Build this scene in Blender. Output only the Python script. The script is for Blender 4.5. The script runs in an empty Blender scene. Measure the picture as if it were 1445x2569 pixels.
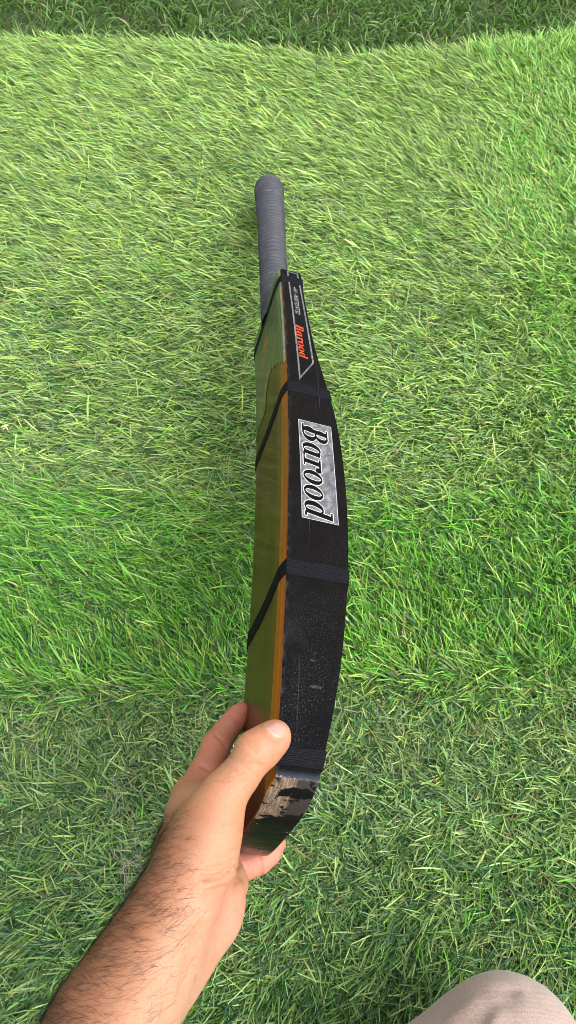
import bpy, math, random
import numpy as np
from mathutils import Vector, Matrix
from mathutils.bvhtree import BVHTree

# ------------------------------------------------------------------ camera, sky, sun, exposure
scene = bpy.context.scene
C = scene.collection
PITCH = math.radians(60.0)          # the lens looks this far below the horizon
H = 0.74                            # height of the lens over the turf (somebody sitting on it)
SP, CP = math.sin(PITCH), math.cos(PITCH)
F, CX, CY = 1904.0, 722.5, 1284.5   # focal length and centre in pixels of the 1445 x 2569 photograph

cam_d = bpy.data.cameras.new('camera')
cam = bpy.data.objects.new('camera', cam_d); C.objects.link(cam)
cam.location = (0, 0, H)
cam.rotation_euler = (math.radians(90) - PITCH, 0, 0)
cam_d.sensor_fit = 'VERTICAL'
cam_d.sensor_height = 24.0
cam_d.lens = 24.0 * F / 2569.0
cam_d.clip_start = 0.01
cam_d.clip_end = 500
scene.camera = cam

SUN_DIR = Vector((0.62, -0.22, 0.95)).normalized()
sun_el = math.asin(SUN_DIR.z)
sun_az = math.atan2(SUN_DIR.x, SUN_DIR.y)
world = bpy.data.worlds.new('World'); scene.world = world
world.use_nodes = True
nt = world.node_tree
bg = nt.nodes['Background']
sky = nt.nodes.new('ShaderNodeTexSky'); sky.sky_type = 'NISHITA'; sky.sun_disc = False
sky.sun_elevation = sun_el; sky.sun_rotation = sun_az
sky.air_density = 1.0; sky.dust_density = 4.0; sky.ozone_density = 1.0
hs = nt.nodes.new('ShaderNodeHueSaturation'); hs.inputs['Saturation'].default_value = 0.18   # cloud cover: nearly grey sky
nt.links.new(sky.outputs[0], hs.inputs['Color']); nt.links.new(hs.outputs[0], bg.inputs['Color'])
bg.inputs['Strength'].default_value = 0.15
sl = bpy.data.lights.new('sun', 'SUN'); sl.energy = 0.8; sl.angle = math.radians(90); sl.color = (1.0, 0.96, 0.9)
sun = bpy.data.objects.new('sun', sl); C.objects.link(sun)
sun.rotation_euler = (-SUN_DIR).to_track_quat('-Z', 'Y').to_euler()
scene.view_settings.view_transform = 'Standard'
scene.view_settings.look = 'None'
scene.view_settings.exposure = 1.30
scene.view_settings.gamma = 1.0
scene.cycles.max_bounces = 8
scene.cycles.pixel_filter_type = 'BLACKMAN_HARRIS'
scene.cycles.filter_width = 0.95

rng = np.random.default_rng(7)
random.seed(7)

# ------------------------------------------------------------------ helpers
def cam2w(p):
    p = np.asarray(p, float)
    return np.stack([p[..., 0], p[..., 1] * SP + p[..., 2] * CP, H + p[..., 1] * CP - p[..., 2] * SP], -1)
def w2cam(p):
    x, y, z = p[..., 0], p[..., 1], p[..., 2] - H
    return np.stack([x, y * SP + z * CP, y * CP - z * SP], -1)
def campx(q):
    return np.stack([CX + F * q[..., 0] / q[..., 2], CY - F * q[..., 1] / q[..., 2]], -1)
def ray(px, py, d):                 # measured point of the photograph at depth d, in lens coordinates
    return np.array([(px - CX) / F * d, (CY - py) / F * d, d])
def gnd(px, py, z=0.012):           # measured point on the turf
    r = cam2w(ray(px, py, 1.0)) - np.array([0, 0, H])
    k = (z - H) / r[2]
    return np.array([r[0] * k, r[1] * k, z])

def mesh_obj(name, verts, faces, mats, parent=None, origin=None, smooth=True, mat_idx=None):
    me = bpy.data.meshes.new(name)
    v = np.asarray(verts, np.float32)
    org = np.zeros(3) if origin is None else np.asarray(origin, float)
    v = v - org.astype(np.float32)
    if isinstance(faces, np.ndarray):
        n, k = faces.shape
        me.vertices.add(len(v)); me.vertices.foreach_set('co', v.ravel())
        me.loops.add(n * k); me.loops.foreach_set('vertex_index', faces.ravel().astype(np.int32))
        me.polygons.add(n)
        me.polygons.foreach_set('loop_start', np.arange(0, n * k, k, dtype=np.int32))
        me.update(calc_edges=True)
    else:
        me.from_pydata([tuple(a) for a in v], [], faces); me.update()
    if mat_idx is not None:
        me.polygons.foreach_set('material_index', np.asarray(mat_idx, np.int32))
    me.polygons.foreach_set('use_smooth', np.full(len(me.polygons), smooth))
    for m in (mats if isinstance(mats, (list, tuple)) else [mats]):
        me.materials.append(m)
    o = bpy.data.objects.new(name, me); C.objects.link(o)
    if parent is not None:
        o.parent = parent           # parents sit unrotated at `origin`, so children share its frame
    else:
        o.location = org
    return o
def col_attr(o, cols, name='Col'):
    a = o.data.color_attributes.new(name, 'FLOAT_COLOR', 'POINT')
    c = np.ones((len(o.data.vertices), 4), np.float32); c[:, :cols.shape[1]] = cols
    a.data.foreach_set('color', c.ravel())
def vec_attr(o, vec, name):
    a = o.data.attributes.new(name, 'FLOAT_VECTOR', 'POINT')
    a.data.foreach_set('vector', np.asarray(vec, np.float32).ravel())
def tag(o, label=None, cat=None, group=None, kind=None):
    for k, v in (('label', label), ('category', cat), ('group', group), ('kind', kind)):
        if v: o[k] = v
    return o

class NB:                           # small node-tree builder
    def __init__(s, name):
        s.m = bpy.data.materials.new(name); s.m.use_nodes = True
        s.t = s.m.node_tree; s.b = s.t.nodes['Principled BSDF']; s.out = s.t.nodes['Material Output']
    def n(s, typ, **kw):
        x = s.t.nodes.new(typ)
        for k, v in kw.items():
            setattr(x, k, v)
        return x
    def l(s, a, b): s.t.links.new(a, b)
    def setv(s, **kw):
        for k, v in kw.items():
            s.b.inputs[k.replace('_', ' ')].default_value = v
        return s
    def attr(s, name):
        return s.n('ShaderNodeAttribute', attribute_name=name)
    def mapping(s, vec, scale):
        m = s.n('ShaderNodeMapping'); m.inputs['Scale'].default_value = scale
        s.l(vec, m.inputs['Vector']); return m.outputs[0]
    def noise(s, vec, scale, detail=4, rough=0.55, dist=0.0):
        x = s.n('ShaderNodeTexNoise'); x.inputs['Scale'].default_value = scale
        x.inputs['Detail'].default_value = detail; x.inputs['Roughness'].default_value = rough
        x.inputs['Distortion'].default_value = dist
        if vec is not None: s.l(vec, x.inputs['Vector'])
        return x.outputs['Fac']
    def ramp(s, fac, stops):
        r = s.n('ShaderNodeValToRGB'); e = r.color_ramp.elements
        while len(e) < len(stops): e.new(0.5)
        for i, (p, c) in enumerate(stops):
            e[i].position = p; e[i].color = (*c, 1) if len(c) == 3 else c
        s.l(fac, r.inputs['Fac']); return r.outputs['Color']
    def mix(s, fac, a, b, mode='MIX'):
        x = s.n('ShaderNodeMix', data_type='RGBA', blend_type=mode)
        for sock, v in ((x.inputs[0], fac), (x.inputs[6], a), (x.inputs[7], b)):
            if hasattr(v, 'links'): s.l(v, sock)
            else: sock.default_value = v if not isinstance(v, tuple) or len(v) == 4 else (*v, 1)
        return x.outputs[2]
    def math(s, op, a, b=0.0, c=0.0, clamp=False):
        x = s.n('ShaderNodeMath', operation=op); x.use_clamp = clamp
        for sock, v in zip(x.inputs, (a, b, c)):
            if hasattr(v, 'links'): s.l(v, sock)
            else: sock.default_value = v
        return x.outputs[0]
    def mapr(s, v, a, b, c=0.0, d=1.0):
        x = s.n('ShaderNodeMapRange'); s.l(v, x.inputs[0])
        for i, q in enumerate((a, b, c, d)): x.inputs[i + 1].default_value = q
        return x.outputs[0]
    def bump(s, h, strength=0.3, dist=0.001):
        x = s.n('ShaderNodeBump'); x.inputs['Strength'].default_value = strength
        x.inputs['Distance'].default_value = dist; s.l(h, x.inputs['Height'])
        s.l(x.outputs[0], s.b.inputs['Normal'])

# ------------------------------------------------------------------ materials
def mat_blades(name, transl=0.3, rough=0.42, spec=0.45):
    B = NB(name); B.setv(Roughness=rough); B.b.inputs['Specular IOR Level'].default_value = spec
    a = B.attr('Col').outputs['Color']
    B.l(a, B.b.inputs['Base Color'])
    tr = B.n('ShaderNodeBsdfTranslucent')
    tc = B.mix(1.0, a, (1.0, 1.15, 0.5), 'MULTIPLY'); B.l(tc, tr.inputs['Color'])
    ms = B.n('ShaderNodeMixShader'); ms.inputs[0].default_value = transl
    B.l(B.b.outputs[0], ms.inputs[1]); B.l(tr.outputs[0], ms.inputs[2]); B.l(ms.outputs[0], B.out.inputs['Surface'])
    return B.m
M_TURF = mat_blades('turf_blades', 0.2, 0.40, 0.5)
M_LAWN = mat_blades('lawn_blades', 0.35, 0.5, 0.4)

def mat_soil():
    B = NB('soil'); g = B.n('ShaderNodeTexCoord').outputs['Object']
    f = B.noise(g, 22, 6); c = B.ramp(f, [(0.3, (0.022, 0.042, 0.008)), (0.55, (0.035, 0.055, 0.012)), (0.8, (0.075, 0.065, 0.03))])
    B.l(c, B.b.inputs['Base Color']); B.setv(Roughness=0.95); B.bump(B.noise(g, 120, 4), 0.8, 0.006)
    return B.m
def mat_backing():
    B = NB('turf_backing'); g = B.n('ShaderNodeTexCoord').outputs['Object']
    f = B.noise(g, 300, 4); c = B.ramp(f, [(0.35, (0.020, 0.045, 0.009)), (0.6, (0.050, 0.090, 0.020)), (0.8, (0.10, 0.125, 0.04))])
    B.l(c, B.b.inputs['Base Color']); B.setv(Roughness=0.9); B.bump(f, 0.8, 0.004)
    return B.m

def mat_face():                     # lacquered orange wood
    B = NB('lacquered_wood'); v = B.attr('swt').outputs['Vector']
    sx = B.n('ShaderNodeSeparateXYZ'); B.l(v, sx.inputs[0])
    st = B.mapping(v, (1.6, 330.0, 6.0))
    g1 = B.noise(st, 1.0, 5, 0.6, 0.3)
    st2 = B.mapping(v, (1.0, 130.0, 4.0)); g2 = B.noise(st2, 1.0, 3, 0.5)
    st3 = B.mapping(v, (3.0, 1100.0, 10.0)); g3 = B.noise(st3, 1.0, 2, 0.5)
    c = B.ramp(g2, [(0.30, (0.010, 0.0035, 0.0008)), (0.46, (0.030, 0.011, 0.0014)), (0.62, (0.060, 0.022, 0.002)), (0.75, (0.11, 0.040, 0.003))])
    strip = B.mapr(B.math('ADD', sx.outputs[1], B.math('MULTIPLY', B.math('SUBTRACT', g2, 0.5), 0.006)), 0.0135, 0.0120)   # paler outer strip: sky light on the rolled edge put into its colour
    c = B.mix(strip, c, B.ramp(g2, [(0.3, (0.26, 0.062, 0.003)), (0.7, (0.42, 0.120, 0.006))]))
    second = B.math('MULTIPLY', B.mapr(sx.outputs[1], 0.024, 0.022), B.math('SUBTRACT', 1.0, strip))
    c = B.mix(B.math('MULTIPLY', second, 0.6), c, (0.14, 0.046, 0.003))
    c = B.mix(B.mapr(g1, 0.38, 0.58, 0.8, 0.0), c, (0.030, 0.009, 0.002))
    c = B.mix(B.mapr(g3, 0.4, 0.65, 0.25, 0.0), c, (0.12, 0.03, 0.004))
    B.l(c, B.b.inputs['Base Color']); B.setv(Roughness=0.34)
    B.b.inputs['Specular IOR Level'].default_value = 0.06
    B.b.inputs['Coat Weight'].default_value = 0.42; B.b.inputs['Coat Roughness'].default_value = 0.13
    B.bump(B.noise(B.mapping(v, (2.0, 260, 20)), 1.0, 2), 0.05, 0.0004)
    return B.m
def mat_edge():                     # black paint with dust, scuffs and a bare toe corner
    B = NB('black_paint'); v = B.attr('swt').outputs['Vector']
    sx = B.n('ShaderNodeSeparateXYZ'); B.l(v, sx.inputs[0]); S, W_, T_ = sx.outputs
    speck = B.noise(B.mapping(v, (650, 1150, 1150)), 1.0, 4, 0.8)
    patch = B.noise(v, 24, 4, 0.6); cloud = B.noise(B.mapping(v, (14, 40, 40)), 1.0, 5, 0.65, 0.4)
    fine = B.noise(B.mapping(v, (60, 1600, 1600)), 1.0, 3, 0.6)
    low = B.mapr(S, 0.30, 0.06, 0.25, 1.0)      # dustier towards the toe
    dust = B.math('MULTIPLY', B.mapr(speck, 0.56, 0.68), B.math('MULTIPLY', B.mapr(patch, 0.40, 0.62, 0.08, 1.0), low))
    haze = B.math('MULTIPLY', B.mapr(cloud, 0.55, 0.80), B.mapr(S, 0.14, 0.06, 0.05, 0.22))
    base = B.mix(B.mapr(S, 0.02, 0.16), (0.0012, 0.0015, 0.0022), (0.0030, 0.0024, 0.0020))
    c = B.mix(haze, base, (0.07, 0.075, 0.085))
    c = B.mix(B.math('MULTIPLY', B.mapr(fine, 0.56, 0.75), 0.12), c, (0.07, 0.066, 0.062))
    c = B.mix(dust, c, (0.115, 0.116, 0.125))
    # dusty worn strip along the two long arrises
    near = B.mapr(T_, 0.0034, 0.0008); cw = B.math('MULTIPLY', near, B.mapr(B.noise(B.mapping(v, (120, 500, 500)), 1.0, 4, 0.7), 0.48, 0.66))
    c = B.mix(B.math('MULTIPLY', cw, 0.2), c, (0.17, 0.17, 0.18))
    scr = B.noise(B.mapping(v, (6, 700, 700)), 1.0, 2, 0.5)
    c = B.mix(B.math('MULTIPLY', B.mapr(scr, 0.67, 0.76), 0.14), c, (0.2, 0.2, 0.2))
    wob = B.math('MULTIPLY', B.math('SUBTRACT', B.noise(B.mapping(v, (500, 500, 350)), 1.0, 4, 0.7), 0.5), 2.4)
    def dent(s0, t0, rs, rt):
        a = B.math('DIVIDE', B.math('SUBTRACT', S, s0), rs); b = B.math('DIVIDE', B.math('SUBTRACT', T_, t0), rt)
        return B.mapr(B.math('ADD', B.math('ADD', B.math('MULTIPLY', a, a), B.math('MULTIPLY', b, b)), wob), 0.9, 0.5)
    nick = B.math('MAXIMUM', B.math('MAXIMUM', dent(0.0955, 0.0215, 0.0009, 0.0024), dent(0.0760, 0.0240, 0.0013, 0.0052)), dent(0.1010, 0.0225, 0.0006, 0.0009))
    c = B.mix(B.math('MULTIPLY', nick, B.mapr(speck, 0.4, 0.65, 0.05, 0.5)), c, (0.12, 0.13, 0.145))
    blue = B.math('MULTIPLY', B.mapr(S, 0.0175, 0.0135), B.mapr(cloud, 0.3, 0.5, 0.4, 1.0))      # dusty rub just above the toe, with a bluish highlight painted in
    c = B.mix(B.math('MULTIPLY', blue, 0.38), c, (0.075, 0.095, 0.125))
    lip = B.math('ADD', B.math('SUBTRACT', 0.0128, S), B.math('MULTIPLY', B.math('SUBTRACT', B.noise(B.mapping(v, (250, 250, 420)), 1.0, 4, 0.65), 0.5), 0.011))
    bare = B.mapr(lip, -0.0002, 0.0003)
    c = B.mix(B.math('MULTIPLY', bare, B.mapr(T_, 0.026, 0.012, 0.25, 1.0)), c, (0.20, 0.155, 0.12))
    B.l(c, B.b.inputs['Base Color'])
    r = B.math('ADD', 0.42, B.math('MULTIPLY', B.mapr(cloud, 0.3, 0.7), 0.22))
    B.l(r, B.b.inputs['Roughness']); B.b.inputs['Specular IOR Level'].default_value = 0.06
    hgt = B.math('ADD', B.math('MULTIPLY', speck, 0.5), B.noise(B.mapping(v, (80, 260, 260)), 1.0, 4, 0.6))
    B.bump(hgt, 0.28, 0.0006)
    return B.m
def mat_toe():                      # glossy black toe, chipped down to bare wood at its upper end
    B = NB('chipped_toe'); v = B.attr('swt').outputs['Vector']
    sx = B.n('ShaderNodeSeparateXYZ'); B.l(v, sx.inputs[0]); S, W_, T_ = sx.outputs
    big = B.noise(B.mapping(v, (70, 70, 70)), 1.0, 5, 0.6, 0.5)
    # bare-wood patch between w = 6 and 40 mm, larger on the face side
    lim = B.math('SUBTRACT', 0.037, B.math('MULTIPLY', T_, 0.45))
    edge = B.math('ADD', B.math('SUBTRACT', lim, W_), B.math('MULTIPLY', B.math('SUBTRACT', big, 0.5), 0.030))
    wood = B.mapr(edge, -0.0006, 0.0006)
    hx = B.math('DIVIDE', B.math('SUBTRACT', W_, 0.0085), 0.0040); hy = B.math('DIVIDE', B.math('SUBTRACT', T_, 0.0170), 0.0100)
    hr = B.math('ADD', B.math('ADD', B.math('MULTIPLY', hx, hx), B.math('MULTIPLY', hy, hy)), B.math('MULTIPLY', B.math('SUBTRACT', B.noise(B.mapping(v, (200, 200, 200)), 1.0, 4, 0.6), 0.5), 3.0))
    hole = B.math('MAXIMUM', B.mapr(hr, 1.05, 0.9), B.mapr(B.noise(B.mapping(v, (120, 150, 110)), 1.0, 3, 0.55), 0.58, 0.60))
    wood = B.math('MULTIPLY', wood, B.math('SUBTRACT', 1.0, hole), clamp=True)
    grain = B.noise(B.mapping(v, (60, 130, 1200)), 1.0, 4, 0.65)
    wc = B.ramp(grain, [(0.3, (0.05, 0.036, 0.026)), (0.5, (0.13, 0.092, 0.062)), (0.7, (0.27, 0.20, 0.14))])
    wc = B.mix(B.mapr(B.noise(v, 160, 3), 0.5, 0.7, 0.0, 0.75), wc, (0.04, 0.035, 0.033))
    wc = B.mix(B.mapr(B.math('ADD', T_, B.math('MULTIPLY', B.math('SUBTRACT', big, 0.5), 0.010)), 0.0125, 0.0155, 0.0, 0.93), wc, (0.022, 0.020, 0.020))
    chips = B.mapr(B.noise(B.mapping(v, (300, 260, 260)), 1.0, 3, 0.7), 0.67, 0.70)
    c = B.mix(B.math('MULTIPLY', chips, 0.7), (0.004, 0.004, 0.004), (0.30, 0.25, 0.2))
    low = B.math('MULTIPLY', B.mapr(W_, 0.090, 0.110), B.mapr(big, 0.42, 0.6))
    c = B.mix(B.math('MULTIPLY', low, 0.8), c, (0.10, 0.055, 0.03))
    c = B.mix(wood, c, wc)
    B.l(c, B.b.inputs['Base Color'])
    B.l(B.mapr(wood, 0, 1, 0.20, 0.75), B.b.inputs['Roughness']); B.b.inputs['Specular IOR Level'].default_value = 0.12
    h = B.math('ADD', B.math('MULTIPLY', wood, -0.8), B.math('MULTIPLY', big, 0.9))
    B.bump(B.math('ADD', h, B.math('MULTIPLY', grain, 0.25)), 0.55, 0.0012)
    return B.m
def mat_simple(name, col, rough, spec=0.4, nscale=0, bump=0.0, var=0.0, metal=0.0):
    B = NB(name); B.setv(Roughness=rough, Metallic=metal); B.b.inputs['Specular IOR Level'].default_value = spec
    g = B.n('ShaderNodeTexCoord').outputs['Object']
    f = B.noise(g, nscale or 50, 4, 0.6)
    c = B.mix(B.mapr(f, 0.3, 0.7, 0.0, 1.0), tuple(x * (1 - var) for x in col), tuple(min(1, x * (1 + var)) for x in col))
    B.l(c, B.b.inputs['Base Color'])
    if bump: B.bump(f, bump, 0.0006)
    return B.m
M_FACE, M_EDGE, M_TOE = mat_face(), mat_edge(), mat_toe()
def mat_cord():
    B = NB('black_cord'); v = B.attr('swt').outputs['Vector']
    f = B.noise(B.mapping(v, (1500, 500, 500)), 1.0, 3, 0.7)
    c = B.ramp(f, [(0.3, (0.0015, 0.0018, 0.0028)), (0.6, (0.0045, 0.0052, 0.0075)), (0.85, (0.03, 0.032, 0.038))])
    B.l(c, B.b.inputs['Base Color']); B.setv(Roughness=0.62); B.bump(f, 0.4, 0.0004)
    B.b.inputs['Specular IOR Level'].default_value = 0.1
    return B.m
M_CORD = mat_cord()
def mat_grip():
    B = NB('grip_rubber'); v = B.attr('swt').outputs['Vector']
    f = B.noise(v, 70, 5, 0.65); g = B.noise(v, 900, 2)
    c = B.ramp(f, [(0.3, (0.028, 0.030, 0.038)), (0.55, (0.042, 0.045, 0.056)), (0.75, (0.085, 0.09, 0.105))])
    c = B.mix(B.mapr(g, 0.6, 0.75, 0.0, 0.3), c, (0.22, 0.22, 0.24))
    B.l(c, B.b.inputs['Base Color']); B.setv(Roughness=0.6); B.bump(g, 0.25, 0.0004)
    return B.m
M_GRIP = mat_grip()
def mat_print():                    # stickers: flat print held in the colour attribute, alpha = how metallic
    B = NB('printed_foil'); a = B.attr('Col'); v = B.attr('swt').outputs['Vector']
    foil = B.math('SUBTRACT', 1.0, a.outputs['Alpha'])
    mott = B.noise(B.mapping(v, (120, 160, 160)), 1.0, 6, 0.7, 0.8)
    fine = B.noise(v, 1200, 3, 0.7)
    fc = B.ramp(mott, [(0.3, (0.045, 0.045, 0.05)), (0.5, (0.15, 0.15, 0.16)), (0.72, (0.36, 0.36, 0.38))])
    fc = B.mix(B.mapr(fine, 0.3, 0.7, 0.0, 0.35), fc, (0.12, 0.12, 0.13))
    c = B.mix(foil, a.outputs['Color'], fc)
    B.l(c, B.b.inputs['Base Color'])
    B.l(B.math('MULTIPLY', foil, 0.55), B.b.inputs['Metallic'])
    B.l(B.mapr(foil, 0, 1, 0.3, 0.45), B.b.inputs['Roughness']); B.b.inputs['Specular IOR Level'].default_value = 0.06
    B.bump(B.math('ADD', mott, B.math('MULTIPLY', fine, 0.3)), 0.12, 0.0006)
    return B.m
M_PRINT = mat_print()
def mat_foil():                     # mirror-like film on the playing face
    B = NB('face_film'); a = B.attr('Col').outputs['Color']; v = B.attr('swt').outputs['Vector']
    n1 = B.noise(B.mapping(v, (60, 110, 100)), 1.0, 6, 0.7, 1.5)
    c = B.mix(B.mapr(n1, 0.42, 0.6, 0.5, 0.0), a, (0.10, 0.12, 0.09))
    B.l(c, B.b.inputs['Base Color']); B.setv(Roughness=0.12, Metallic=0.8)
    B.bump(B.math('ADD', n1, B.math('MULTIPLY', B.noise(B.mapping(v, (260, 320, 300)), 1.0, 4, 0.7, 1.0), 0.5)), 0.9, 0.003)
    return B.m
M_FILM = mat_foil()
M_WHITE = mat_simple('white_thread', (0.75, 0.75, 0.72), 0.7)
M_LINT = mat_simple('grey_lint', (0.34, 0.29, 0.25), 0.9, 0.2, 300, 0, 0.4)
M_STRAW = mat_simple('dry_straw', (0.55, 0.42, 0.27), 0.8, 0.2, 200, 0, 0.3)

def mat_skin():
    B = NB('skin'); a = B.attr('Col').outputs['Color']; v = B.attr('cam').outputs['Vector']
    n1 = B.noise(v, 55, 4, 0.6); n2 = B.noise(v, 420, 4, 0.65)
    c = B.mix(B.mapr(n1, 0.35, 0.65, 0.0, 0.55), a, B.mix(1.0, a, (1.05, 0.80, 0.74), 'MULTIPLY'))
    c = B.mix(B.mapr(n2, 0.42, 0.68, 0.0, 0.34), c, B.mix(1.0, a, (0.78, 0.62, 0.55), 'MULTIPLY'))
    B.l(c, B.b.inputs['Base Color'])
    B.setv(Roughness=0.50); B.b.inputs['Specular IOR Level'].default_value = 0.42
    B.b.inputs['Subsurface Weight'].default_value = 0.35
    B.b.inputs['Subsurface Radius'].default_value = (1.0, 0.35, 0.18)
    B.b.inputs['Subsurface Scale'].default_value = 0.006
    vor = B.n('ShaderNodeTexVoronoi', feature='DISTANCE_TO_EDGE'); vor.inputs['Scale'].default_value = 1.0
    B.l(B.mapping(v, (1500, 1000, 1300)), vor.inputs['Vector'])
    pores = B.math('MINIMUM', vor.outputs['Distance'], 0.25)
    h = B.math('ADD', B.math('MULTIPLY', pores, 1.6), B.math('MULTIPLY', B.noise(v, 260, 4, 0.6), 0.8))
    B.bump(h, 0.38, 0.0005)
    return B.m
M_SKIN = mat_skin()
M_NAIL = mat_simple('nail', (0.45, 0.230, 0.180), 0.28, 0.5, 140, 0.05, 0.05)
M_HAIR = mat_simple('body_hair', (0.014, 0.008, 0.005), 0.5, 0.3)
def mat_cloth():
    B = NB('trouser_cloth'); g = B.n('ShaderNodeTexCoord').outputs['Object']
    w1 = B.n('ShaderNodeTexWave', wave_type='BANDS', bands_direction='X'); w1.inputs['Scale'].default_value = 620; w1.inputs['Distortion'].default_value = 2.0; w1.inputs['Detail'].default_value = 2
    w2 = B.n('ShaderNodeTexWave', wave_type='BANDS', bands_direction='Y'); w2.inputs['Scale'].default_value = 480; w2.inputs['Distortion'].default_value = 2.5
    B.l(g, w1.inputs[0]); B.l(g, w2.inputs[0])
    h = B.math('ADD', w1.outputs['Fac'], w2.outputs['Fac'])
    f = B.noise(g, 900, 3); big = B.noise(g, 14, 3)
    c = B.ramp(f, [(0.3, (0.29, 0.205, 0.170)), (0.55, (0.40, 0.295, 0.250)), (0.75, (0.49, 0.375, 0.32))])
    c = B.mix(B.mapr(h, 0.4, 1.6, 0.22, 0.0), c, (0.2, 0.155, 0.13))
    c = B.mix(B.mapr(big, 0.4, 0.6, 0.0, 0.25), c, (0.36, 0.285, 0.27))
    B.l(c, B.b.inputs['Base Color']); B.setv(Roughness=0.9); B.b.inputs['Specular IOR Level'].default_value = 0.15
    B.b.inputs['Sheen Weight'].default_value = 0.25
    B.bump(B.math('ADD', h, B.math('MULTIPLY', f, 0.6)), 0.25, 0.0004)
    return B.m
M_CLOTH = mat_cloth()

# ------------------------------------------------------------------ the bat's frame (toe corner, axes) in lens coordinates
BS = np.array([8.0e-4, 0.7485, 0.6632]); BW = np.array([-0.2813, -0.6362, 0.7184]); BT = np.array([0.9596, -0.1872, 0.2100])
BT0 = np.array([-0.0088, -0.1667, 0.4435])
LB, LH, BWID, BOW = 0.578, 0.312, 0.114, 0.0089
_TS = [-0.02, 0.0, 0.01, 0.051, 0.091, 0.132, 0.172, 0.213, 0.253, 0.294, 0.335, 0.375, 0.416, 0.456, 0.497, 0.537, 0.60]
_TT = [.0262, .0262, .0271, .0354, .0415, .0457, .0487, .0503, .0506, .0497, .0473, .0424, .0350, .0293, .0262, .0241, .0228]
def thick(s): return np.interp(s, _TS, _TT)
_ss = np.linspace(-0.02, 0.6, 200); _tt = np.interp(_ss, _TS, _TT)
for _ in range(12): _tt = np.convolve(np.pad(_tt, 2, 'edge'), np.ones(5) / 5, 'valid')
def thick(s): return np.interp(s, _ss, _tt)
def bowf(s): return BOW * (1 - ((s - LB / 2) / (LB / 2)) ** 2)
def spine(w): return 0.009 * np.sin(np.pi * np.clip(w / BWID, 0, 1))
def frontt(w):                      # playing face, rolled back towards both arrises
    e = np.minimum(w, BWID - w)
    return 0.0006 - 0.0030 * (1 - np.clip(1 - e / 0.014, 0, 1) ** 2)
def batc(s, w, t):                  # bat coordinates -> lens coordinates
    s, w, t = np.broadcast_arrays(np.asarray(s, float), np.asarray(w, float), np.asarray(t, float))
    return BT0 + s[..., None] * BS + w[..., None] * BW + (t + np.where(s < LB, bowf(s), bowf(LB) - 4 * BOW / LB * 0 * s))[..., None] * BT
def batw(s, w, t): return cam2w(batc(s, w, t))
def hcentre(s):                     # handle centre line: it leans a little towards the playing face
    k = (s - LB) / LH
    return np.full_like(s, BWID / 2), 0.0105 - 0.0135 * k
BAT_O = batw(LB + LH, BWID / 2, 0.0); BAT_O[2] -= 0.02

# ------------------------------------------------------------------ ground, mat, turf
EDGE_PX = [(-400, 84), (0, 84), (250, 86), (500, 88), (700, 98), (850, 121), (1000, 114), (1200, 104), (1300, 88), (1445, 82), (1900, 90)]
_e = np.array([gnd(x, y, 0.03)[:2] for x, y in EDGE_PX])
def edge_y(x): return np.interp(x, _e[:, 0], _e[:, 1])
def lowf(x, y, seed, scale):
    r = np.random.default_rng(seed); o = 0
    for i in range(6):
        a = r.uniform(0, 2 * np.pi); k = scale * r.uniform(0.6, 1.7); ph = r.uniform(0, 6.28)
        o = o + np.sin(k * (x * np.cos(a) + y * np.sin(a)) + ph)
    return o / 6 * 1.4
def mat_z(x, y):
    z = 0.006 * lowf(x, y, 3, 9)
    q = campx(w2cam(np.stack([x, y, 0 * x], -1)))
    z = z + 0.016 * np.exp(-((q[..., 1] - 1330) / 190) ** 2) - 0.006 * np.exp(-((q[..., 1] - 1850) / 150) ** 2)
    e = edge_y(x) - y
    return z + 0.014 * np.exp(-(e / 0.10) ** 2)

gx = 40.0
soil = mesh_obj('ground', [(-gx, -gx, -0.02), (gx, -gx, -0.02), (gx, gx, -0.02), (-gx, gx, -0.02)], np.array([[0, 1, 2, 3]]), mat_soil(), smooth=False)
tag(soil, 'bare soil under the lawn beyond the turf mat', kind='structure')
nx, ny = 120, 120
X = np.linspace(-1.6, 1.6, nx); V = np.linspace(0, 1, ny)
XX, VV = np.meshgrid(X, V, indexing='ij')
YY = -1.0 + VV * (edge_y(XX) + 1.0)
ZZ = mat_z(XX, YY)
P = np.stack([XX, YY, ZZ], -1).reshape(-1, 3)
ii = (np.arange(nx - 1)[:, None] * ny + np.arange(ny - 1)[None, :]).ravel()
Fq = np.stack([ii, ii + ny, ii + ny + 1, ii + 1], -1)
# a turned-down lip along the far edge gives the mat its thickness
lip0 = np.arange(nx) * ny + ny - 1
lipv = P[lip0] + np.array([0, 0.004, 0]); lipv[:, 2] = -0.018
base = len(P); P = np.vstack([P, lipv])
Fl = np.stack([lip0[:-1], lip0[1:], base + np.arange(1, nx), base + np.arange(nx - 1)], -1)
matb = mesh_obj('turf_mat', P, np.vstack([Fq, Fl]), mat_backing())
tag(matb, 'backing of the artificial turf mat with a wavy far edge', kind='structure')

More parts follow.
